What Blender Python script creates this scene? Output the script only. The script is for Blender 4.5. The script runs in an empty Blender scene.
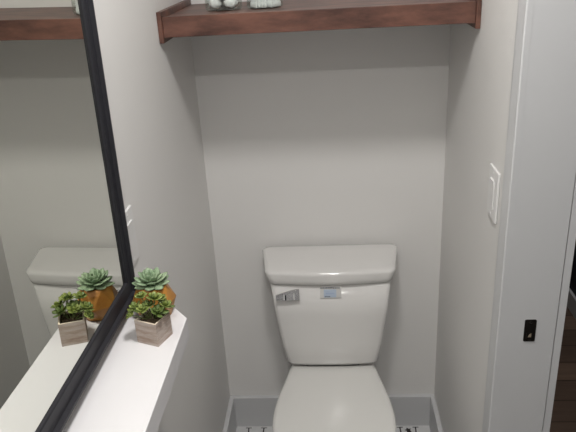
import bpy, bmesh, math, random
from mathutils import Vector, Matrix

S = bpy.context.scene
C = S.collection
PI = math.pi

# ------------------------------------------------------------------ camera
cam = bpy.data.cameras.new('camera')
cam.sensor_width = 36.0
cam.lens = 36.0 * 641.3 / 576.0
cam.clip_start = 0.02
co = bpy.data.objects.new('camera', cam)
C.objects.link(co)
rv = Vector((0.99720952, 0.05266415, -0.05291183))
uv = Vector((0.02778931, 0.39596419, 0.91784537))
fv = Vector((-0.06928874, 0.91675452, -0.39339576))
co.matrix_world = Matrix(((rv.x, uv.x, -fv.x, 0.4171),
                          (rv.y, uv.y, -fv.y, -1.9995),
                          (rv.z, uv.z, -fv.z, 1.7496),
                          (0, 0, 0, 1)))
S.camera = co

# ------------------------------------------------------------------ world and exposure
w = bpy.data.worlds.new('world')
S.world = w
w.use_nodes = True
w.node_tree.nodes['Background'].inputs[0].default_value = (0.02, 0.021, 0.024, 1)
w.node_tree.nodes['Background'].inputs[1].default_value = 1.0
S.view_settings.view_transform = 'Standard'
S.view_settings.look = 'None'
S.view_settings.gamma = 1
S.view_settings.use_curve_mapping = False
S.view_settings.exposure = 0.13

CEIL = 2.44

# ------------------------------------------------------------------ the room's lamps and an added hall light
# (x, y, power, radius) recessed ceiling lights; the last is added to brighten the hall floor
LAMPS = [(0.45, -2.36, 10.5, 0.05), (0.40, -1.17, 12.5, 0.11), (1.25, -0.35, 9.0, 0.055)]
for lx, ly, pw, rad in LAMPS:
    ld = bpy.data.lights.new('downlight', 'AREA')
    ld.shape = 'DISK'
    ld.size = rad * 2
    ld.energy = pw
    ld.color = (1.0, 0.975, 0.945)
    lo = bpy.data.objects.new('downlight', ld)
    lo.location = (lx, ly, CEIL - 0.012)
    C.objects.link(lo)

# ------------------------------------------------------------------ materials
def srgb(r, g, b):
    def f(c):
        c /= 255.0
        return c / 12.92 if c <= 0.04045 else ((c + 0.055) / 1.055) ** 2.4
    return (f(r), f(g), f(b), 1.0)


def mat(name, col, rough=0.5, metal=0.0, bump=0.0, bscale=200.0, col2=None, cscale=8.0, coat=0.0, trans=0.0, spec=0.5, stretch=(1, 1, 1)):
    m = bpy.data.materials.new(name)
    m.use_nodes = True
    nt = m.node_tree
    b = nt.nodes['Principled BSDF']
    b.inputs['Base Color'].default_value = col
    b.inputs['Roughness'].default_value = rough
    b.inputs['Metallic'].default_value = metal
    b.inputs['Coat Weight'].default_value = coat
    b.inputs['Coat Roughness'].default_value = 0.05
    b.inputs['Transmission Weight'].default_value = trans
    b.inputs['Specular IOR Level'].default_value = spec
    tc = nt.nodes.new('ShaderNodeTexCoord')
    mp = nt.nodes.new('ShaderNodeMapping')
    mp.inputs['Scale'].default_value = stretch
    nt.links.new(tc.outputs['Object'], mp.inputs[0])
    if col2 is not None:
        n = nt.nodes.new('ShaderNodeTexNoise')
        n.inputs['Scale'].default_value = cscale
        n.inputs['Detail'].default_value = 6
        n.inputs['Roughness'].default_value = 0.6
        nt.links.new(mp.outputs[0], n.inputs['Vector'])
        r = nt.nodes.new('ShaderNodeValToRGB')
        r.color_ramp.elements[0].position = 0.35
        r.color_ramp.elements[1].position = 0.65
        r.color_ramp.elements[0].color = col
        r.color_ramp.elements[1].color = col2
        nt.links.new(n.outputs['Fac'], r.inputs[0])
        nt.links.new(r.outputs[0], b.inputs['Base Color'])
    if bump > 0:
        n2 = nt.nodes.new('ShaderNodeTexNoise')
        n2.inputs['Scale'].default_value = bscale
        n2.inputs['Detail'].default_value = 3
        nt.links.new(mp.outputs[0], n2.inputs['Vector'])
        bp = nt.nodes.new('ShaderNodeBump')
        bp.inputs['Strength'].default_value = bump
        bp.inputs['Distance'].default_value = 0.002
        nt.links.new(n2.outputs['Fac'], bp.inputs['Height'])
        nt.links.new(bp.outputs[0], b.inputs['Normal'])
    return m


M_wall = mat('wall_paint', (0.735, 0.725, 0.71, 1), 0.55, bump=0.12, bscale=180)
M_ceil = mat('ceiling_paint', (0.75, 0.74, 0.72, 1), 0.8)
M_trim = mat('trim_paint', (0.575, 0.58, 0.59, 1), 0.35, bump=0.03, bscale=90)
M_ledge = mat('white_ledge', (0.70, 0.69, 0.705, 1), 0.35)
M_porc = mat('porcelain', (0.70, 0.69, 0.675, 1), 0.12, coat=0.4)
M_seat = mat('seat_plastic', (0.71, 0.705, 0.68, 1), 0.16, coat=0.3)
M_wood = mat('stained_wood', (0.060, 0.026, 0.019, 1), 0.42, col2=(0.165, 0.074, 0.052, 1), cscale=11, bump=0.25, bscale=40, stretch=(0.8, 2, 2.4))
M_black = mat('black_frame', (0.022, 0.022, 0.027, 1), 0.5, spec=0.3)
M_white = mat('white_plastic', (0.73, 0.725, 0.72, 1), 0.3)
M_bronze = mat('dark_bronze', (0.014, 0.011, 0.009, 1), 0.35, metal=0.6)
M_hole = mat('worn_brass', (0.45, 0.38, 0.28, 1), 0.4, metal=0.5)
M_chrome = mat('chrome', (0.62, 0.62, 0.63, 1), 0.12, metal=1.0)
M_label = mat('label_film', srgb(196, 205, 218), 0.5)
M_labelblue = mat('label_blue', srgb(190, 204, 222), 0.5)
M_darkrefl = mat('dark_reflection', (0.02, 0.02, 0.025, 1), 0.6)  # near-black for the dark reflection painted on the chrome lever
M_terra = mat('orange_glaze', (0.36, 0.15, 0.028, 1), 0.38, col2=(0.54, 0.26, 0.055, 1), cscale=22, bump=0.2, bscale=60)
M_potwood = mat('whitewashed_wood', (0.33, 0.24, 0.19, 1), 0.75, col2=(0.56, 0.49, 0.44, 1), cscale=34, bump=0.3, bscale=160, stretch=(0.6, 0.6, 3.2))
M_rim = mat('pot_rim_wood', (0.62, 0.52, 0.40, 1), 0.7, col2=(0.70, 0.62, 0.52, 1), cscale=40)
M_soil = mat('potting_soil', (0.045, 0.030, 0.018, 1), 0.95, col2=(0.12, 0.085, 0.05, 1), cscale=220, bump=0.8, bscale=400)
M_leafA = mat('blue_green_leaf', (0.16, 0.25, 0.14, 1), 0.5, col2=(0.32, 0.41, 0.26, 1), cscale=30)
M_leafB = mat('leaf_green', (0.15, 0.20, 0.035, 1), 0.45, col2=(0.27, 0.32, 0.09, 1), cscale=60)
M_stem = mat('plant_stem', (0.14, 0.18, 0.06, 1), 0.6)
M_cotton = mat('cotton', (0.92, 0.92, 0.92, 1), 0.95, bump=0.6, bscale=300)
M_stick = mat('swab_stick', (0.80, 0.80, 0.80, 1), 0.6)
M_steel = mat('jar_lid_steel', (0.7, 0.7, 0.7, 1), 0.25, metal=1.0)
M_navy = mat('navy_wall', (0.012, 0.016, 0.028, 1), 0.6)
M_tile = mat('floor_tile', (0.62, 0.62, 0.62, 1), 0.35, col2=(0.70, 0.70, 0.70, 1), cscale=20)
M_motif = mat('tile_motif', (0.016, 0.012, 0.013, 1), 0.35)
M_grout = mat('grout', (0.42, 0.41, 0.40, 1), 0.8)

# mirror glass
M_mirror = bpy.data.materials.new('mirror_silver')
M_mirror.use_nodes = True
_b = M_mirror.node_tree.nodes['Principled BSDF']
_b.inputs['Base Color'].default_value = (0.75, 0.76, 0.71, 1)
_b.inputs['Metallic'].default_value = 1.0
_b.inputs['Roughness'].default_value = 0.0

# jar glass: thin clear glass, clear where seen face-on and reflecting at grazing angles
M_glass = bpy.data.materials.new('clear_glass')
M_glass.use_nodes = True
nt = M_glass.node_tree
nt.nodes.clear()
g_out = nt.nodes.new('ShaderNodeOutputMaterial')
g_mix = nt.nodes.new('ShaderNodeMixShader')
g_tr = nt.nodes.new('ShaderNodeBsdfTransparent')
g_tr.inputs[0].default_value = (0.93, 0.95, 0.94, 1)
g_gl = nt.nodes.new('ShaderNodeBsdfGlossy')
g_gl.inputs['Roughness'].default_value = 0.03
g_fr = nt.nodes.new('ShaderNodeLayerWeight')
g_fr.inputs[0].default_value = 0.10
g_mu = nt.nodes.new('ShaderNodeMath')
g_mu.operation = 'MULTIPLY'
g_mu.inputs[1].default_value = 0.45
nt.links.new(g_fr.outputs['Facing'], g_mu.inputs[0])
nt.links.new(g_mu.outputs[0], g_mix.inputs[0])
nt.links.new(g_tr.outputs[0], g_mix.inputs[1])
nt.links.new(g_gl.outputs[0], g_mix.inputs[2])
nt.links.new(g_mix.outputs[0], g_out.inputs[0])

# wood plank floor
M_plank = bpy.data.materials.new('plank_floor')
M_plank.use_nodes = True
nt = M_plank.node_tree
_b = nt.nodes['Principled BSDF']
_b.inputs['Roughness'].default_value = 0.45
tc = nt.nodes.new('ShaderNodeTexCoord')
br = nt.nodes.new('ShaderNodeTexBrick')
br.inputs['Scale'].default_value = 1.0
br.inputs['Brick Width'].default_value = 1.1
br.inputs['Row Height'].default_value = 0.125
br.inputs['Mortar Size'].default_value = 0.002
br.inputs['Color1'].default_value = (0.13, 0.088, 0.065, 1)
br.inputs['Color2'].default_value = (0.27, 0.18, 0.13, 1)
br.inputs['Mortar'].default_value = (0.012, 0.008, 0.006, 1)
nt.links.new(tc.outputs['Object'], br.inputs['Vector'])
mp = nt.nodes.new('ShaderNodeMapping')
mp.inputs['Scale'].default_value = (1.5, 22, 1)
nt.links.new(tc.outputs['Object'], mp.inputs[0])
nz = nt.nodes.new('ShaderNodeTexNoise')
nz.inputs['Scale'].default_value = 3.0
nz.inputs['Detail'].default_value = 6
nt.links.new(mp.outputs[0], nz.inputs['Vector'])
mx = nt.nodes.new('ShaderNodeMixRGB')
mx.blend_type = 'MULTIPLY'
mx.inputs[0].default_value = 0.6
nt.links.new(br.outputs['Color'], mx.inputs[1])
nt.links.new(nz.outputs['Fac'], mx.inputs[2])
nt.links.new(mx.outputs[0], _b.inputs['Base Color'])

# ------------------------------------------------------------------ helpers
def obj(name, bm, m, parent=None, smooth=False, bevel=0.0, seg=2):
    me = bpy.data.meshes.new(name)
    bmesh.ops.recalc_face_normals(bm, faces=bm.faces)
    bm.to_mesh(me)
    bm.free()
    for mm in (m if isinstance(m, (list, tuple)) else [m]):
        me.materials.append(mm)
    if smooth:
        for p in me.polygons:
            p.use_smooth = True
    o = bpy.data.objects.new(name, me)
    C.objects.link(o)
    if parent is not None:
        o.parent = parent
    if bevel > 0:
        md = o.modifiers.new('bevel', 'BEVEL')
        md.width = bevel
        md.segments = seg
        md.limit_method = 'ANGLE'
        md.angle_limit = math.radians(35)
        if smooth is False:
            for p in me.polygons:
                p.use_smooth = True
            wn = o.modifiers.new('wn', 'WEIGHTED_NORMAL')
            wn.keep_sharp = False
    return o


def box(bm, x0, x1, y0, y1, z0, z1, mi=0):
    vs = [bm.verts.new(p) for p in ((x0, y0, z0), (x1, y0, z0), (x1, y1, z0), (x0, y1, z0),
                                    (x0, y0, z1), (x1, y0, z1), (x1, y1, z1), (x0, y1, z1))]
    for f in ((0, 3, 2, 1), (4, 5, 6, 7), (0, 1, 5, 4), (1, 2, 6, 5), (2, 3, 7, 6), (3, 0, 4, 7)):
        fc = bm.faces.new([vs[i] for i in f])
        fc.material_index = mi
    return vs


def boxbm(*a):
    bm = bmesh.new()
    box(bm, *a)
    return bm


def prism(bm, pts, z0, z1, mi=0):
    """pts: 2-D outline counter-clockwise in x,y; extruded in z"""
    a = [bm.verts.new((x, y, z0)) for x, y in pts]
    b = [bm.verts.new((x, y, z1)) for x, y in pts]
    n = len(pts)
    bm.faces.new(list(reversed(a))).material_index = mi
    bm.faces.new(b).material_index = mi
    for i in range(n):
        bm.faces.new([a[i], a[(i + 1) % n], b[(i + 1) % n], b[i]]).material_index = mi


def loft(bm, rings, cap0=True, cap1=True, closed=True):
    R = [[bm.verts.new(p) for p in r] for r in rings]
    n = len(R[0])
    for a, b in zip(R[:-1], R[1:]):
        for i in range(n if closed else n - 1):
            bm.faces.new([a[i], a[(i + 1) % n], b[(i + 1) % n], b[i]])
    if cap0:
        bm.faces.new(list(reversed(R[0])))
    if cap1:
        bm.faces.new(R[-1])
    return R


def lathe(bm, prof, n=32, c=(0, 0), ang=0.0, cap0=True, cap1=True):
    return loft(bm, [[(c[0] + r * math.cos(ang + 2 * PI * i / n), c[1] + r * math.sin(ang + 2 * PI * i / n), z) for i in range(n)] for r, z in prof], cap0, cap1)


def tag(o, label, cat, group=None, kind=None):
    o['label'] = label
    o['category'] = cat
    if group:
        o['group'] = group
    if kind:
        o['kind'] = kind
    return o


def empty(name, loc, label, cat, group=None, rot=None):
    o = bpy.data.objects.new(name, None)
    o.empty_display_size = 0.05
    o.location = loc
    if rot is not None:
        o.rotation_euler = rot
    C.objects.link(o)
    return tag(o, label, cat, group)


def struct(name, bm, m, label=None, bevel=0.0):
    o = obj(name, bm, m, bevel=bevel)
    o['kind'] = 'structure'
    if label:
        o['label'] = label
    return o


# ------------------------------------------------------------------ the room
W = 0.7842       # alcove width
WR = 0.915       # hall side of the right wall
JY = -0.7665      # far jamb of the door opening
JN = -1.54       # near jamb
HX = 1.586       # hall wall
BY = -3.6        # bathroom rear wall
bm = bmesh.new(); box(bm, -0.12, HX + 0.12, 0.0, 0.12, 0, CEIL); 
struct('wall_back', boxbm(-0.12, WR, 0.0, 0.12, 0, CEIL), M_wall, 'pale grey wall behind the toilet'); bm.free()
struct('wall_left', boxbm(-0.12, 0.0, BY, 0.0, 0, CEIL), M_wall, 'pale grey wall that carries the mirror')
bm = bmesh.new()
box(bm, W, WR - 0.001, JY, 0.0, 0, CEIL)
box(bm, W, WR - 0.001, JN - 0.2, JN, 0, CEIL)
box(bm, W, WR - 0.001, JN, JY, 2.05, CEIL)
struct('wall_right', bm, M_wall, 'pale grey wall with the door opening')
# hall walls and bathroom return walls
struct('wall_hall', boxbm(HX, HX + 0.12, JN - 0.2, 2.4, 0, CEIL), M_navy, 'dark navy hall wall beyond the door opening')
struct('wall_hall_end', boxbm(WR - 0.12, HX + 0.12, 2.4, 2.5, 0, CEIL), M_navy)
struct('wall_hall_side', boxbm(WR - 0.12, WR, 0.12, 2.4, 0, CEIL), M_navy)
struct('wall_hall_near', boxbm(WR, HX + 0.12, JN - 0.30, JN - 0.2, 0, CEIL), M_wall)
struct('wall_right_near', boxbm(HX + 0.12, HX + 0.24, BY, JN - 0.2, 0, CEIL), M_wall)
struct('wall_rear', boxbm(-0.12, HX + 0.24, BY - 0.12, BY, 0, CEIL), M_wall)
struct('ceiling', boxbm(-0.12, HX + 0.24, BY - 0.12, 2.5, CEIL, CEIL + 0.1), M_ceil)

# patterned tile floor of the toilet room
bm = bmesh.new()
FX1 = W
box(bm, -0.05, W + 0.001, BY, 0.02, -0.05, -0.0015, 2)
T = 0.196
ox, oy = -0.0022, 0.003


def poly(pts, z, mi):
    f = bm.faces.new([bm.verts.new((x, y, z)) for x, y in pts])
    f.material_index = mi


def motif(cx, cy, s, variant):
    z = 0.0004
    def q(pts):
        poly([(cx + x * s, cy + y * s) for x, y in pts], z, 1)
    for sx in (-1, 1):
        # serif-topped stem that swells into a leaf
        q([(sx * 0.030 - 0.0115, 0.0875), (sx * 0.030 + 0.0115, 0.0875), (sx * 0.030 + 0.0115, 0.0835), (sx * 0.030 - 0.0115, 0.0835)])
        q([(sx * 0.030 - 0.0025, 0.084), (sx * 0.030 + 0.0025, 0.084), (sx * 0.028 + 0.0025, 0.045), (sx * 0.028 - 0.0025, 0.045)])
        q([(sx * 0.028, 0.046), (sx * 0.060, 0.030), (sx * 0.078, 0.055), (sx * 0.083, 0.020), (sx * 0.055, 0.008), (sx * 0.020, 0.030)][::sx])
        q([(sx * 0.010, -0.010), (sx * 0.050, -0.020), (sx * 0.085, -0.060), (sx * 0.040, -0.045), (sx * 0.008, -0.080)][::-sx])
    if variant:
        q([(0.000 + 0.014 * math.cos(2 * PI * i / 10) * (1 if i % 2 else 0.55), 0.070 + 0.014 * math.sin(2 * PI * i / 10) * (1 if i % 2 else 0.55)) for i in range(10)])
        q([(-0.012, 0.050), (0.004, 0.066), (0.014, 0.058), (0.000, 0.040)])
    q([(0.022 * math.cos(2 * PI * i / 16) * (1 if i % 2 else 0.5), 0.022 * math.sin(2 * PI * i / 16) * (1 if i % 2 else 0.5)) for i in range(16)])
    q([(0, 0.038), (0.008, 0.026), (0, 0.016), (-0.008, 0.026)])


nx = 0
for i in range(0, 5):
    for j in range(0, 19):
        x0, x1 = ox + i * T + 0.001, ox + (i + 1) * T - 0.001
        y1, y0 = oy - j * T - 0.001 + 0.1, oy - (j + 1) * T + 0.001 + 0.1
        x0 = max(x0, 0.0); x1 = min(x1, W); y1 = min(y1, -0.001); y0 = max(y0, BY + 0.001)
        if x1 - x0 < 0.01 or y1 - y0 < 0.01:
            continue
        poly([(x0, y0), (x1, y0), (x1, y1), (x0, y1)], 0.0, 0)
for i in range(0, 4):
    for j in range(0, 17):
        cx, cy = ox + (i + 0.5) * T, oy - 0.016 - (j + 0.5) * T
        if cx + 0.09 > W + 0.02:
            continue
        motif(cx, cy, 1.0, (i + j) % 2 == 1)
struct('floor', bm, [M_tile, M_motif, M_grout], 'white tile floor with dark ornaments')
bm = bmesh.new()
box(bm, W + 0.002, HX + 0.1, JN - 0.2, 2.4, -0.05, 0.0)
struct('floor_hall', bm, M_plank, 'brown wood plank floor in the dark hall')
struct('floor_near', boxbm(W + 0.002, HX + 0.12, BY, JN - 0.3, -0.05, 0.0), M_tile)

# baseboards
BH, BT = 0.1392, 0.0169


def baseboard(name, pts_fn, m=M_trim):
    return pts_fn


struct('baseboard_back', boxbm(0.0, W, -BT, 0.0, 0.0, BH), M_trim, bevel=0.002)
struct('baseboard_left', boxbm(0.0, BT, BY, -BT, 0.0, BH), M_trim, bevel=0.002)
struct('baseboard_right', boxbm(W - BT, W, -0.718, -BT, 0.0, BH), M_trim, bevel=0.002)
struct('baseboard_hall', boxbm(HX - 0.014, HX, JN - 0.2, 2.4, 0.0, 0.09), M_trim, bevel=0.002)

# door casing, room side (runs along y on the wall plane, profile in plan)
CY0 = JY - 0.001
def casing(y_in, y_out, z1):
    """profile in x,y: inner edge y_in (at the opening), outer edge y_out"""
    s = 1 if y_out > y_in else -1
    P = [(0, 0), (-0.0105, 0), (-0.0128, 0.0030), (-0.0120, 0.0065), (-0.0095, 0.0080),
         (-0.0110, 0.0520), (-0.0100, 0.0640), (-0.0080, 0.0660), (0, 0.0660)]
    pts = [(W + x, y_in + s * y) for x, y in P]
    b = bmesh.new()
    prism(b, pts, 0, z1)
    return b
struct('trim_1', casing(JY - 0.0165, JY + 0.09, 2.12), M_trim, 'white moulded casing between the alcove wall and the door opening')
struct('trim_2', casing(JN, JN - 0.09, 2.12), M_trim)
# jamb board with a small gap line and the hall side casing edge
j = struct('door_1', boxbm(W - 0.001, 0.8962, JY - 0.016, JY - 0.0, 0, 2.05), M_trim, 'pale painted door jamb with a dark strike plate', bevel=0.0012)
struct('trim_3', boxbm(0.8975, 0.9135, JY - 0.0145, JY + 0.07, 0, 2.12), M_trim)
struct('trim_4', boxbm(W - 0.001, 0.8962, JN, JN + 0.016, 0, 2.05), M_trim)
# jamb strike plate
JF = JY - 0.016
bm = bmesh.new()
# plate outline with rounded corners and a window
x0, x1, z0, z1 = 0.8285, 0.8535, 0.9110, 0.9665
pts = []
for cx, cz, a0 in ((x1 - .003, z0 + .003, -90), (x1 - .003, z1 - .003, 0), (x0 + .003, z1 - .003, 90), (x0 + .003, z0 + .003, 180)):
    for k in range(4):
        a = math.radians(a0 + k * 30)
        pts.append((cx + .003 * math.cos(a), cz + .003 * math.sin(a)))
f = [bm.verts.new((x, JF - 0.0018, z)) for x, z in pts]
g = [bm.verts.new((x, JF + 0.0002, z)) for x, z in pts]
bm.faces.new(f); bm.faces.new(list(reversed(g)))
for i in range(len(pts)):
    bm.faces.new([f[i], g[i], g[(i + 1) % len(pts)], f[(i + 1) % len(pts)]])
sp = obj('strike_plate', bm, M_bronze, j)
sp['label'] = 'small dark bronze strike plate'
bm = bmesh.new()
for (xa, xb, za, zb, d) in ((0.8355, 0.8465, 0.9185, 0.9215, .0028), (0.8355, 0.8465, 0.9325, 0.9345, .0028), (0.8340, 0.8362, 0.9185, 0.9345, .0028), (0.8458, 0.8480, 0.9185, 0.9345, .0028)):
    box(bm, xa, xb, JF - d, JF - 0.0015, za, zb)
obj('latch_lip', bm, M_bronze, sp)
bm = bmesh.new()
vs = [(0.8375, 0.9225), (0.8445, 0.9225), (0.8445, 0.9325), (0.8405, 0.9300)]
a = [bm.verts.new((x, JF - 0.0024, z)) for x, z in vs]; b_ = [bm.verts.new((x, JF - 0.0017, z)) for x, z in vs]
bm.faces.new(a); bm.faces.new(b_[::-1])
for i in range(4):
    bm.faces.new([a[i], b_[i], b_[(i + 1) % 4], a[(i + 1) % 4]])
obj('latch_hole', bm, M_hole, sp)
for zz in (0.9150, 0.9600):
    bm = bmesh.new()
    bmesh.ops.create_cone(bm, cap_ends=True, segments=14, radius1=0.0032, radius2=0.0022, depth=0.001, matrix=Matrix.Translation((0.841, JF - 0.0022, zz)) @ Matrix.Rotation(PI / 2, 4, 'X'))
    obj('screw', bm, M_bronze, sp)

# ceiling lights' trims, also for the added hall light
for lx, ly, pw, rad in LAMPS:
    r = empty('recessed_light', (lx, ly, CEIL), {-2.36: 'small round recessed ceiling light behind the camera', -1.17: 'wide round ceiling light above the white ledge and mirror', -0.35: 'small round light added out of view to brighten the dark hall'}[ly], 'light', 'recessed ceiling lights')
    bm = bmesh.new()
    lathe(bm, [(rad + .022, 0.0), (rad + .02, -0.006), (rad + .004, -0.008), (rad, -0.002), (rad, 0.0)], 32, cap0=False, cap1=False)
    obj('trim_ring', bm, M_white, r, smooth=True)

# ------------------------------------------------------------------ ledge (white, mitred far end)
LZ = 1.0855
LX = 0.1284
bm = bmesh.new()
prism(bm, [(0.0, -0.787), (0.0, -2.75), (LX, -2.75), (LX, -0.9415)], LZ - 0.045, LZ)
o = obj('wall_ledge', bm, M_ledge, bevel=0.0015)
tag(o, 'long white ledge with an angled end on the left wall under the mirror', 'ledge')

# ------------------------------------------------------------------ mirror on the left wall
AL, BE = -0.0137, -0.0081
n_ = Vector((1.0, BE, AL)).normalized()
O_ = Vector((0.0066, -0.8949, LZ))
mz = Vector((-AL, 0, 1)).normalized()
mz = (mz - n_ * mz.dot(n_)).normalized()
my = mz.cross(n_)
if my.y < 0:
    my = -my
# local axes: x = out of the wall, y = along the wall (towards the toilet), z = up
MM = Matrix(((n_.x, my.x, mz.x, O_.x), (n_.y, my.y, mz.y, O_.y), (n_.z, my.z, mz.z, O_.z), (0, 0, 0, 1)))
mr = bpy.data.objects.new('wall_mirror', None)
mr.empty_display_size = 0.05
C.objects.link(mr)
mr.matrix_world = MM
tag(mr, 'large wall mirror in a thin black frame above the white ledge', 'mirror')
ZB, ZT, YF, YN = 0.027, 0.98, 0.006, -1.45
# frame swept around the rectangle; profile (inward distance, out of wall)
prof = [(0.0, -0.004), (0.0, 0.0115), (0.001, 0.0128), (0.0040, 0.0128), (0.0052, 0.0120), (0.0062, 0.0055), (0.0075, 0.0048), (0.0215, 0.0044), (0.0230, 0.0030), (0.0235, -0.004)]
bm = bmesh.new()
corners = [(YF, ZB, -1, 1), (YF, ZT, -1, -1), (YN, ZT, 1, -1), (YN, ZB, 1, 1)]
R = []
for (y, z, sy, sz) in corners:
    kz = 1.6 if sz > 0 else 1.0
    R.append([bm.verts.new((h, y + sy * d, z + sz * d * kz)) for d, h in prof])
for k in range(4):
    a, b = R[k], R[(k + 1) % 4]
    for i in range(len(prof)):
        jn = (i + 1) % len(prof)
        bm.faces.new([a[i], a[jn], b[jn], b[i]])
fr = obj('frame', bm, M_black, mr)
fr['label'] = 'black moulded frame'
gl = obj('mirror_glass', boxbm(-0.003, 0.0, YN + 0.015, YF - 0.015, ZB + 0.015, ZT - 0.015), M_mirror, mr)
gl['label'] = 'silvered glass'

# ------------------------------------------------------------------ wall plates
def wall_plate(name, x, side, y0, y1, z0, z1, gangs, label):
    """side = +1: plate faces +x (left wall), -1: faces -x (right wall)"""
    r = empty(name, (x, (y0 + y1) / 2, z0), label, 'light switch')
    yc = (y0 + y1) / 2
    h = z1 - z0
    t = 0.006 * side
    hw = (y1 - y0) / 2
    bm = bmesh.new()
    box(bm, min(0, t), max(0, t), -hw, hw, 0, h)
    obj('cover_plate', bm, M_white, r, bevel=0.0025)
    for g in range(gangs):
        c = (g - (gangs - 1) / 2) * 0.046
        bm = bmesh.new()
        # paddle: tilted so its lower half stands proud
        a = 0.0165
        hh = 0.033
        zc = h / 2
        vs = []
        for dx, zz in ((0.0075, -hh), (0.0105, -hh), (0.0075, hh), (0.0062, hh)):
            pass
        q = [(0.0055, -hh), (0.0078, -hh), (0.0076, 0.0), (0.0092, hh), (0.0055, hh)]
        A = [bm.verts.new((side * dx, c - a, zc + zz)) for dx, zz in q]
        B = [bm.verts.new((side * dx, c + a, zc + zz)) for dx, zz in q]
        bm.faces.new(A); bm.faces.new(B[::-1])
        for i in range(len(q)):
            bm.faces.new([A[i], B[i], B[(i + 1) % len(q)], A[(i + 1) % len(q)]])
        obj('rocker', bm, M_white, r)
        for zz in (zc - 0.0485, zc + 0.0485):
            bm = bmesh.new()
            bmesh.ops.create_cone(bm, cap_ends=True, segments=10, radius1=0.003, radius2=0.003, depth=0.001,
                                  matrix=Matrix.Translation((side * 0.0063, c, zz)) @ Matrix.Rotation(PI / 2, 4, 'Y'))
            obj('screw', bm, M_white, r)
    return r


wall_plate('light_switch', W, -1, -0.664, -0.586, 1.142, 1.2610, 1, 'white wall switch plate on the right wall beside the door casing')
wall_plate('light_switch', 0.0, 1, -0.870, -0.799, 1.153, 1.270, 1, 'white wall switch plate on the left wall just past the mirror frame')

# ------------------------------------------------------------------ shelf
sh = empty('wall_shelf', (W / 2, 0, 1.545), 'thick dark-stained wooden shelf spanning the alcove above the toilet', 'shelf')
SY = -0.3850
zo = -1.545
xo = -W / 2
e = 0.0005
bm = boxbm(xo + 0.0122, xo + W - 0.0122, SY + 0.0055, SY + 0.025, 0.0, 0.0500)
obj('front_board', bm, M_wood, sh, bevel=0.0012)
bm = boxbm(xo + 0.0122, xo + W - 0.0122, SY + 0.025, -e, 0.0275, 0.0462)
obj('shelf_board', bm, M_wood, sh, bevel=0.001)
for (xa, xb) in ((e, 0.0122), (W - 0.0122, W - e)):
    obj('end_board', boxbm(xo + xa, xo + xb, SY, -e, -0.0130, 0.0620), M_wood, sh, bevel=0.0012)

# ------------------------------------------------------------------ jars on the shelf
TOPZ = 1.545 + 0.0462
random.seed(4)


def jar(x, y, r, h, label):
    t = empty('glass_jar', (x, y, TOPZ), label, 'jar', 'glass jars on the shelf')
    bm = bmesh.new()
    lathe(bm, [(0.001, 0.0), (r * 0.90, 0.0), (r * 0.97, 0.0025), (r, 0.008), (r, h - 0.018), (r * 0.97, h - 0.008), (r * 0.90, h),
               (r * 0.90 - 0.0015, h), (r * 0.97 - 0.0015, h - 0.008), (r - 0.0015, h - 0.018), (r - 0.0015, 0.0083), (r * 0.97 - 0.0015, 0.0036), (r * 0.90 - 0.0005, 0.0016), (0.001, 0.0014)], 48)
    g_ = obj('jar_body', bm, M_glass, t, smooth=True)
    bm = bmesh.new()
    lathe(bm, [(0.001, h), (r * 0.94, h), (r * 0.94, h + 0.010), (r * 0.9, h + 0.012), (0.008, h + 0.013), (0.008, h + 0.020), (0.011, h + 0.026), (0.008, h + 0.032), (0.001, h + 0.034)], 40)
    obj('lid', bm, M_steel, t, smooth=True)
    return t


J1 = (0.1455, -0.231, 0.049)
J2 = (0.2545, -0.228, 0.048)
jar(J1[0], J1[1], J1[2], 0.125, 'clear glass jar of cotton balls, left of the two on the wooden shelf')
jar(J2[0], J2[1], J2[2], 0.125, 'clear glass jar of cotton swabs, right of the two on the wooden shelf')

# cotton balls, stacked in layers
def cotton_bm(r, seed):
    rnd = random.Random(seed)
    bm = bmesh.new()
    bmesh.ops.create_icosphere(bm, subdivisions=3, radius=r)
    ph = [rnd.uniform(0, 6) for _ in range(4)]
    for v in bm.verts:
        d = v.co.normalized()
        k = 1 + 0.05 * math.sin(6 * d.x + 5 * d.z + ph[0]) + 0.04 * math.sin(9 * d.y - 7 * d.x + ph[1]) + 0.025 * math.sin(15 * d.z + 8 * d.y + ph[2])
        v.co = d * r * k
        v.co.z *= 0.9
    return bm
cb = obj('cotton_ball', cotton_bm(0.0185, 1), M_cotton, smooth=True)
spots = []
for lay in range(4):
    zz = TOPZ + 0.0207 + lay * 0.0262
    for k in range(3):
        a = math.radians(90 + k * 120 + lay * 60)
        spots.append((J1[0] + 0.0232 * math.cos(a), J1[1] + 0.0232 * math.sin(a), zz, a))
CBL = ['bottom', 'second', 'third', 'top']
for i, (x, y, z, a) in enumerate(spots):
    o = cb if i == 0 else cb.copy()
    if i:
        C.objects.link(o)
    o.location = (x, y, z)
    o.rotation_euler = (a, a * 2.3, a * 1.7)
    tag(o, 'cotton ball in the left glass jar, %s layer, %s' % (CBL[i // 3], ['towards the wall', 'front left', 'front right'][i % 3] if (i // 3) % 2 == 0 else ['back left', 'front', 'back right'][i % 3]), 'cotton ball', 'cotton balls in the left jar')

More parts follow.
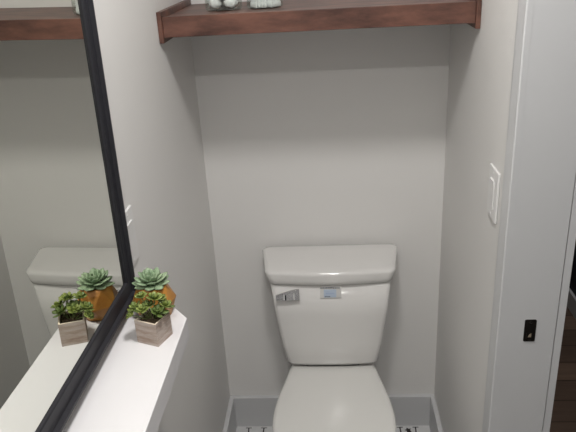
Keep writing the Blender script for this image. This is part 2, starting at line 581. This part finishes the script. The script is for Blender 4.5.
# cotton swabs, upright and packed
def swab_bm():
    bm = bmesh.new()
    P = [(0.0005, 0.0), (0.0022, 0.001), (0.0032, 0.004), (0.0033, 0.009), (0.0026, 0.0135), (0.0014, 0.0155), (0.0013, 0.0565), (0.0026, 0.0585), (0.0033, 0.063), (0.0032, 0.068), (0.0022, 0.071), (0.0005, 0.072)]
    lathe(bm, P, 10)
    return bm
sw0 = obj('cotton_swab', swab_bm(), M_stick, smooth=True)
k = 0
rs = random.Random(9)
pitch = 0.0078
rows = int(0.044 / (pitch * 0.866)) + 1
for ry in range(-rows, rows + 1):
    for rx in range(-7, 8):
        x = rx * pitch + (pitch / 2 if ry % 2 else 0)
        y = ry * pitch * 0.866
        if math.hypot(x, y) > 0.0405:
            continue
        if rs.random() < 0.06:
            continue
        o = sw0 if k == 0 else sw0.copy()
        if k:
            C.objects.link(o)
        k += 1
        o.location = (J2[0] + x, J2[1] + y, TOPZ + 0.0018)
        tag(o, 'white cotton swab standing upright inside the right glass jar', 'cotton swab', 'cotton swabs in the right jar')

# ------------------------------------------------------------------ toilet
TX = 0.4035
to = empty('toilet', (TX, -0.25, 0.0), 'white two-piece toilet with closed lid standing in the alcove', 'toilet')
OY = 0.25


def plan(wb, wf, yb, yf, z, bow=0.012, rb=0.02, rf=0.045, n=8):
    """D-like plan ring: back width wb at yb, front width wf at yf, rounded corners, bowed front"""
    pts = []
    def arc(cx, cy, r, a0, a1, m):
        for i in range(m + 1):
            a = math.radians(a0 + (a1 - a0) * i / m)
            pts.append((cx + r * math.cos(a), cy + r * math.sin(a)))
    hb, hf = wb / 2, wf / 2
    # back right -> back left -> front left -> front right
    arc(hb - rb, yb - rb, rb, 0, 90, 4)
    arc(-hb + rb, yb - rb, rb, 90, 180, 4)
    arc(-hf + rf * 0.75, yf + rf, rf, 185, 262, n)
    for i in range(1, 8):
        t = i / 8
        x = (-hf + rf * 0.8) * (1 - t) + (hf - rf * 0.8) * t
        pts.append((x, yf - bow * (1 - (2 * t - 1) ** 2)))
    arc(hf - rf * 0.75, yf + rf, rf, 278, 355, n)
    return [(x, y + OY, z) for x, y in pts]


# tank: narrow bottom, wide top
bm = bmesh.new()
loft(bm, [plan(0.268, 0.246, -0.040, -0.190, 0.4255, 0.006, 0.02, 0.018),
          plan(0.300, 0.284, -0.037, -0.198, 0.4275, 0.006, 0.02, 0.020),
          plan(0.318, 0.298, -0.036, -0.202, 0.4370, 0.006, 0.02, 0.020),
          plan(0.362, 0.326, -0.034, -0.203, 0.51, 0.006, 0.02, 0.020),
          plan(0.404, 0.356, -0.031, -0.204, 0.62, 0.006, 0.02, 0.020),
          plan(0.428, 0.375, -0.030, -0.205, 0.7385, 0.006, 0.02, 0.020)])
obj('tank', bm, M_porc, to, smooth=True)
# lid: overhangs, slightly domed
bm = bmesh.new()
loft(bm, [plan(0.425, 0.362, -0.026, -0.203, 0.7440, 0.010, 0.02, 0.022),
          plan(0.433, 0.378, -0.024, -0.208, 0.7440, 0.010, 0.02, 0.025),
          plan(0.436, 0.382, -0.022, -0.211, 0.7460, 0.010, 0.02, 0.027),
          plan(0.444, 0.389, -0.021, -0.214, 0.760, 0.010, 0.02, 0.028),
          plan(0.456, 0.400, -0.021, -0.215, 0.779, 0.010, 0.02, 0.030),
          plan(0.457, 0.401, -0.021, -0.2135, 0.7850, 0.010, 0.02, 0.030),
          plan(0.453, 0.395, -0.024, -0.208, 0.7890, 0.010, 0.02, 0.030),
          plan(0.432, 0.374, -0.032, -0.194, 0.7905, 0.010, 0.02, 0.030),
          plan(0.300, 0.240, -0.070, -0.140, 0.7920, 0.006, 0.015, 0.025)])
obj('tank_lid', bm, M_porc, to, smooth=True)
# flush lever: tapered chrome paddle on the front of the tank, upper left
TF = -0.2105 + OY
bm = bmesh.new()
def lev(xz, y0, y1):
    a = [bm.verts.new((x, y0, z)) for x, z in xz]
    b = [bm.verts.new((x, y1, z)) for x, z in xz]
    bm.faces.new(a); bm.faces.new(b[::-1])
    for i in range(len(xz)):
        bm.faces.new([a[i], b[i], b[(i + 1) % len(xz)], a[(i + 1) % len(xz)]])
xl, xr = 0.2320 - TX, 0.3045 - TX
xl -= 0.004
lev([(xl, 0.692), (xl + 0.03, 0.690), (xr, 0.692), (xr, 0.7290), (xr - 0.004, 0.7310), (xr - 0.03, 0.7255), (xl + 0.02, 0.7165), (xl, 0.7095)], TF - 0.011, TF - 0.004)
lvo = obj('flush_lever', bm, M_chrome, to, bevel=0.002)
lvo['label'] = 'tapered chrome flush lever'
bm = bmesh.new()
bmesh.ops.create_cone(bm, cap_ends=True, segments=20, radius1=0.010, radius2=0.009, depth=0.012, matrix=Matrix.Translation((xr - 0.018, TF - 0.002, 0.706)) @ Matrix.Rotation(PI / 2, 4, 'X'))
obj('lever_pivot', bm, M_chrome, lvo)
bm = bmesh.new()
box(bm, xl + 0.030, xl + 0.034, TF - 0.0118, TF - 0.0108, 0.693, 0.711)
obj('lever_reflection', bm, M_darkrefl, lvo)  # dark bar painted on as a reflection in the chrome
bm = bmesh.new()
box(bm, xl + 0.0255, xl + 0.0285, TF - 0.0118, TF - 0.0108, 0.693, 0.714)
obj('lever_reflection', bm, M_white, lvo)  # white bar, a painted chrome reflection beside the dark one
obj('lever_reflection', boxbm(xr - 0.019, xr - 0.016, TF - 0.0118, TF - 0.0108, 0.694, 0.717), M_white, lvo)  # second white bar of painted reflection, near the pivot
# paper label on the tank front
lx0, lx1 = 0.3705 - TX, 0.4380 - TX
bm = boxbm(lx0, lx1, TF - 0.0034, TF - 0.003, 0.694, 0.7355)
lb = obj('label_sticker', bm, mat('label_clear', (0.68, 0.675, 0.66, 1), 0.4), to)
lb['label'] = 'small pale blue label with a line of dark print'
bm = boxbm(lx0 + 0.012, lx1 - 0.016, TF - 0.0038, TF - 0.0034, 0.696, 0.7250)
obj('label_panel', bm, M_labelblue, lb)
bm = bmesh.new()
rr = random.Random(3)
x = lx0 + 0.001
while x < lx0 + 0.040:
    wd = rr.uniform(0.0018, 0.0050)
    box(bm, x, x + wd, TF - 0.0038, TF - 0.0034, 0.7290, 0.7330)
    x += wd + rr.uniform(0.0004, 0.0014)
x = lx0 + 0.042
while x < lx1 - 0.006:
    wd = rr.uniform(0.0012, 0.0025)
    box(bm, x, x + wd, TF - 0.0038, TF - 0.0034, 0.7270, 0.7330)
    x += wd + 0.002
PG = mat('print_grey', (0.10, 0.11, 0.14, 1), 0.6)
obj('label_heading', bm, PG, lb)
bm = bmesh.new()
x = lx0 + 0.015
while x < lx0 + 0.030:
    wd = rr.uniform(0.0012, 0.0022)
    box(bm, x, x + wd, TF - 0.0042, TF - 0.0037, 0.6975, 0.7010)
    x += wd + 0.0010
obj('label_print', bm, PG, lb)
bm = boxbm(lx0 + 0.018, lx1 - 0.022, TF - 0.0042, TF - 0.0038, 0.708, 0.713)
obj('label_band', bm, mat('band_white', srgb(176, 192, 216), 0.6), lb)


# seat, seat lid and bowl share an elongated outline
def egg(hw_back, hw, yb, yf, z, n=48, ym=-0.455):
    """closed egg outline: straight-ish back at yb, widest hw at ym, round front at yf"""
    pts = []
    side = []
    # front half: superellipse from widest to tip
    m = 14
    for i in range(m + 1):
        a = (PI / 2) * i / m
        side.append((hw * math.cos(a), ym + (yf - ym) * math.sin(a)))
    # back: smooth from corner to widest
    back = []
    mb = 12
    for i in range(mb):
        t = i / mb
        s = math.sin(t * PI / 2) ** 1.0
        xx = hw_back + (hw - hw_back) * (0.62 * s + 0.38 * (t * t * (3 - 2 * t)))
        back.append((xx, yb + (ym - yb) * t))
    right = back + side
    left = [(-x, y) for x, y in reversed(right[:-1])]
    c = [(0.0, 0.0)]
    # rounded back corners
    rb = [(hw_back * 0.5, yb), (0.0, yb), (-hw_back * 0.5, yb)]
    pts = right + left + rb[::-1]
    return [(x, y + OY, z) for x, y in pts]


def eggs(s, dz, z, hb=0.143, hw=0.186, yb=-0.190, yf=-0.705):
    return egg(hb - s, hw - s, yb - s * 0.6, yf + s, z)


bm = bmesh.new()
loft(bm, [eggs(0.004, 0, 0.4005), eggs(0.0, 0, 0.4030), eggs(0.0, 0, 0.4100), eggs(0.003, 0, 0.4145), eggs(0.012, 0, 0.4165), eggs(0.04, 0, 0.4178), eggs(0.085, 0, 0.4185)])
obj('seat_lid', bm, M_seat, to, smooth=True)
bm = bmesh.new()
def ring_pair(z, so, si):
    return eggs(so, 0, z), eggs(si, 0, z, hb=0.10, hw=0.115 + si, yb=-0.30, yf=-0.64)
# solid seat ring (outer skin, seen edge-on under the lid)
loft(bm, [eggs(0.008, 0, 0.3875), eggs(0.002, 0, 0.3890), eggs(0.002, 0, 0.3960), eggs(0.006, 0, 0.3995)])
obj('seat', bm, M_seat, to, smooth=True)
for sx in (-1, 1):
    bm = bmesh.new()
    bmesh.ops.create_cone(bm, cap_ends=True, segments=16, radius1=0.006, radius2=0.006, depth=0.05, matrix=Matrix.Translation((sx * 0.072, -0.180 + OY, 0.3930)) @ Matrix.Rotation(PI / 2, 4, 'Y'))
    obj('hinge', bm, M_seat, to, smooth=False, bevel=0.002)
# bowl and pedestal
bm = bmesh.new()
def bw(hb, hw, yb, yf, z, ym=-0.455):
    return egg(hb, hw, yb, yf, z, ym=ym)
loft(bm, [bw(0.105, 0.118, -0.12, -0.52, 0.0, -0.33),
          bw(0.100, 0.112, -0.12, -0.51, 0.020, -0.33),
          bw(0.090, 0.098, -0.12, -0.50, 0.10, -0.33),
          bw(0.092, 0.100, -0.10, -0.53, 0.20, -0.35),
          bw(0.105, 0.135, -0.08, -0.62, 0.30, -0.42),
          bw(0.120, 0.165, -0.06, -0.675, 0.35, -0.45),
          bw(0.130, 0.178, -0.05, -0.690, 0.376, -0.455),
          bw(0.130, 0.178, -0.05, -0.690, 0.3825, -0.455),
          bw(0.125, 0.172, -0.055, -0.684, 0.3865, -0.455)])
obj('bowl', bm, M_porc, to, smooth=True)
bm = bmesh.new()
loft(bm, [plan(0.20, 0.17, -0.05, -0.17, 0.380, 0.0, 0.02, 0.03), plan(0.22, 0.18, -0.05, -0.165, 0.4270, 0.0, 0.02, 0.03)])
obj('tank_seat', bm, M_porc, to, smooth=True)
for sx in (-1, 1):
    bm = bmesh.new()
    lathe(bm, [(0.014, 0.0), (0.014, 0.010), (0.010, 0.018), (0.003, 0.021)], 18, c=(sx * 0.122, -0.30 + OY))
    obj('bolt_cap', bm, M_porc, to, smooth=True)

# ------------------------------------------------------------------ plants on the ledge
def leaf(bm, base, direc, up, length, width, thick, tip=0.25, belly=0.62, seg=8, curl=0.0):
    """fleshy leaf: elliptical cross-sections along a direction, pointed tip"""
    d = direc.normalized()
    s = d.cross(up).normalized()
    u = s.cross(d).normalized()
    rings = []
    N = 8
    for i in range(N + 1):
        t = i / N
        if t < belly:
            wv = 0.38 + 0.62 * math.sin(t / belly * PI / 2)
        else:
            q = (t - belly) / (1 - belly)
            wv = math.sqrt(max(0.0, 1 - q ** 2.0)) * (1 - tip * q) + 0.02
        p = base + d * (length * t) + u * (curl * length * t * t)
        rings.append([tuple(p + s * (width / 2 * wv * math.cos(2 * PI * k / seg)) + u * (thick / 2 * (0.35 + 0.65 * wv) * math.sin(2 * PI * k / seg))) for k in range(seg)])
    loft(bm, rings)


# rear pot: faceted orange vase
bp = empty('potted_succulent', (0.0630, -0.9235, LZ), 'blue-green rosette succulent in a faceted orange pot, at the ledge end', 'plant', None)
bm = bmesh.new()
n6 = 6
def hexr(r, z, ang):
    return [(r * math.cos(ang + 2 * PI * i / n6), r * math.sin(ang + 2 * PI * i / n6), z) for i in range(n6)]
A0 = math.radians(-68)
r0, r1, r2 = hexr(0.0320, 0.0, A0), hexr(0.0440, 0.031, A0 + PI / 6), hexr(0.0300, 0.066, A0)
r0 = [bm.verts.new(p) for p in r0]; r1 = [bm.verts.new(p) for p in r1]; r2 = [bm.verts.new(p) for p in r2]
ri = [bm.verts.new(p) for p in hexr(0.0235, 0.066, A0)]
rj = [bm.verts.new(p) for p in hexr(0.0235, 0.058, A0)]
for i in range(n6):
    k = (i + 1) % n6
    bm.faces.new([r0[i], r0[k], r1[i]])
    bm.faces.new([r1[i], r0[k], r1[k]])
    bm.faces.new([r1[i], r2[k], r2[i]])
    bm.faces.new([r1[i], r1[k], r2[k]])
    bm.faces.new([r2[i], r2[k], ri[k], ri[i]])
    bm.faces.new([ri[i], ri[k], rj[k], rj[i]])
bm.faces.new(r0[::-1])
bm.faces.new(rj)
o = obj('pot', bm, M_terra, bp)
md = o.modifiers.new('bevel', 'BEVEL'); md.width = 0.0012; md.segments = 2
o['label'] = 'faceted orange pot'
bm = bmesh.new()
lathe(bm, [(0.001, 0.0565), (0.022, 0.0565), (0.021, 0.0635), (0.010, 0.066), (0.001, 0.0665)], 14)
obj('soil', bm, M_soil, bp, smooth=True)
rnd = random.Random(21)
rows_ = [(8, 2, 0.0325, 0.0205, 0.0), (7, 20, 0.0295, 0.0205, 0.003), (6, 38, 0.0255, 0.0185, 0.0055), (4, 56, 0.0205, 0.0150, 0.0075), (3, 74, 0.016, 0.010, 0.009)]
for li, (cnt, el, ln, wd, z) in enumerate(rows_):
    for i in range(cnt):
        a = 2 * PI * i / cnt + li * 0.55 + rnd.uniform(-.12, .12)
        e_ = math.radians(el + rnd.uniform(-5, 5))
        d = Vector((math.cos(a) * math.cos(e_), math.sin(a) * math.cos(e_), math.sin(e_)))
        base = Vector((math.cos(a) * 0.0055, math.sin(a) * 0.0055, 0.0675 + z))
        up = Vector((-math.cos(a) * math.sin(e_), -math.sin(a) * math.sin(e_), math.cos(e_)))
        bm = bmesh.new()
        leaf(bm, base, d, up, ln * rnd.uniform(.92, 1.06), wd, 0.0050, tip=0.35, belly=0.60, curl=0.12)
        obj('leaf', bm, M_leafA, bp, smooth=True)
bm = bmesh.new()
lathe(bm, [(0.004, 0.060), (0.005, 0.068), (0.004, 0.080), (0.001, 0.083)], 12)
obj('stem', bm, M_stem, bp, smooth=True)

# front pot: small whitewashed wooden cube
P1 = Vector((0.0955, -1.0390)); P2 = Vector((0.0550, -1.0230)); P3 = Vector((0.1085, -0.9935))
ux = (P1 - P2).normalized()
side = 0.0465
uy = Vector((-ux.y, ux.x))
cen = P1 - ux * side / 2 + uy * side / 2
fp = empty('potted_plant', (cen.x, cen.y, LZ), 'small green leafy plant in a whitewashed wooden cube pot, in front of the orange pot', 'plant', None, (0, 0, math.atan2(ux.y, ux.x)))
h_ = 0.0475
hs = side / 2
bm = bmesh.new()
R0 = [(-hs, -hs), (hs, -hs), (hs, hs), (-hs, hs)]
k_in = (hs - 0.0032) / hs
rings = [[(x, y, 0) for x, y in R0], [(x, y, h_) for x, y in R0]]
Rg = loft(bm, rings, True, False)
bo = obj('box_base', bm, M_potwood, None)
# build the pot as one closed shell: outer, rim, inner, bottom
me = bo.data
bpy.data.objects.remove(bo)
bm = bmesh.new()
o0 = [bm.verts.new((x, y, 0)) for x, y in R0]
o1 = [bm.verts.new((x, y, h_)) for x, y in R0]
i1 = [bm.verts.new((x * k_in, y * k_in, h_)) for x, y in R0]
i0 = [bm.verts.new((x * k_in, y * k_in, h_ - 0.012)) for x, y in R0]
bm.faces.new(o0[::-1])
for i in range(4):
    k = (i + 1) % 4
    bm.faces.new([o0[i], o0[k], o1[k], o1[i]])
    f_ = bm.faces.new([o1[i], o1[k], i1[k], i1[i]]); f_.material_index = 1
    f_ = bm.faces.new([i1[i], i1[k], i0[k], i0[i]]); f_.material_index = 1
bm.faces.new(i0)
o = obj('pot', bm, [M_potwood, M_rim], fp)
md = o.modifiers.new('bevel', 'BEVEL'); md.width = 0.0006; md.segments = 2
o['label'] = 'whitewashed wooden cube pot'
bm = bmesh.new()
g_ = 8
vs = [[bm.verts.new(((i / g_ - .5) * 2 * hs * k_in * 0.98, (j_ / g_ - .5) * 2 * hs * k_in * 0.98, h_ - 0.007 + 0.003 * rnd.random())) for i in range(g_ + 1)] for j_ in range(g_ + 1)]
for a in range(g_):
    for b in range(g_):
        bm.faces.new([vs[a][b], vs[a][b + 1], vs[a + 1][b + 1], vs[a + 1][b]])
obj('soil', bm, M_soil, fp, smooth=True)

rnd = random.Random(5)
def tube(bm, p0, p1, r, n=6):
    d = (p1 - p0).normalized()
    s = d.cross(Vector((0.3, 0.5, 0.81))).normalized(); u = d.cross(s)
    loft(bm, [[tuple(p + s * (r * math.cos(2 * PI * k / n)) + u * (r * math.sin(2 * PI * k / n))) for k in range(n)] for p in (p0, p1)])
# sprigs: (direction in world x,y, lean, length), each ends in a rosette of rounded leaves
M_leafC = mat('leaf_dark', (0.075, 0.125, 0.03, 1), 0.45, col2=(0.17, 0.22, 0.055, 1), cscale=60)
spr = [(-0.030, 0.002, 0.020, 0.011), (-0.013, -0.008, 0.021, 0.0115), (0.014, -0.006, 0.014, 0.014), (0.006, 0.010, 0.033, 0.0125), (0.024, 0.010, 0.018, 0.0125), (-0.018, 0.012, 0.037, 0.010), (0.013, 0.018, 0.028, 0.011), (-0.006, 0.004, 0.022, 0.012), (-0.036, -0.006, 0.010, 0.008)]
rz = -math.atan2(ux.y, ux.x)
for si, (sx_, sy_, sz_, rl) in enumerate(spr):
    v = Vector((sx_ * math.cos(rz) - sy_ * math.sin(rz), sx_ * math.sin(rz) + sy_ * math.cos(rz), sz_))
    base = Vector((v.x * 0.25, v.y * 0.25, h_ - 0.006))
    tipp = Vector((v.x, v.y, h_ + sz_ - 0.004))
    bm = bmesh.new()
    tube(bm, base, tipp, 0.0011)
    st = obj('sprig', bm, M_stem, fp, smooth=True)
    out = (tipp - base).normalized()
    cnts = [(6, 12, 1.0), (5, 40, 0.85), (3, 68, 0.6)]
    for (cn, el, ls) in cnts:
        for i in range(cn):
            a = 2 * PI * i / cn + el + rnd.uniform(-.2, .2)
            e_ = math.radians(el + rnd.uniform(-8, 8))
            loc = Vector((math.cos(a) * math.cos(e_), math.sin(a) * math.cos(e_), math.sin(e_)))
            q = Vector((0, 0, 1)).rotation_difference((out + Vector((0, 0, 0.8))).normalized())
            d = q @ loc
            up = q @ Vector((-math.cos(a) * math.sin(e_), -math.sin(a) * math.sin(e_), math.cos(e_)))
            bm = bmesh.new()
            leaf(bm, tipp + d * 0.001, d, up, 1.28 * rl * ls * rnd.uniform(.9, 1.1), 0.0112 * ls, 0.0022, tip=0.1, belly=0.66, seg=6, curl=0.15)
            obj('leaf', bm, M_leafC if (si in (2, 7) or (i + si) % 5 == 0) else M_leafB, st, smooth=True)
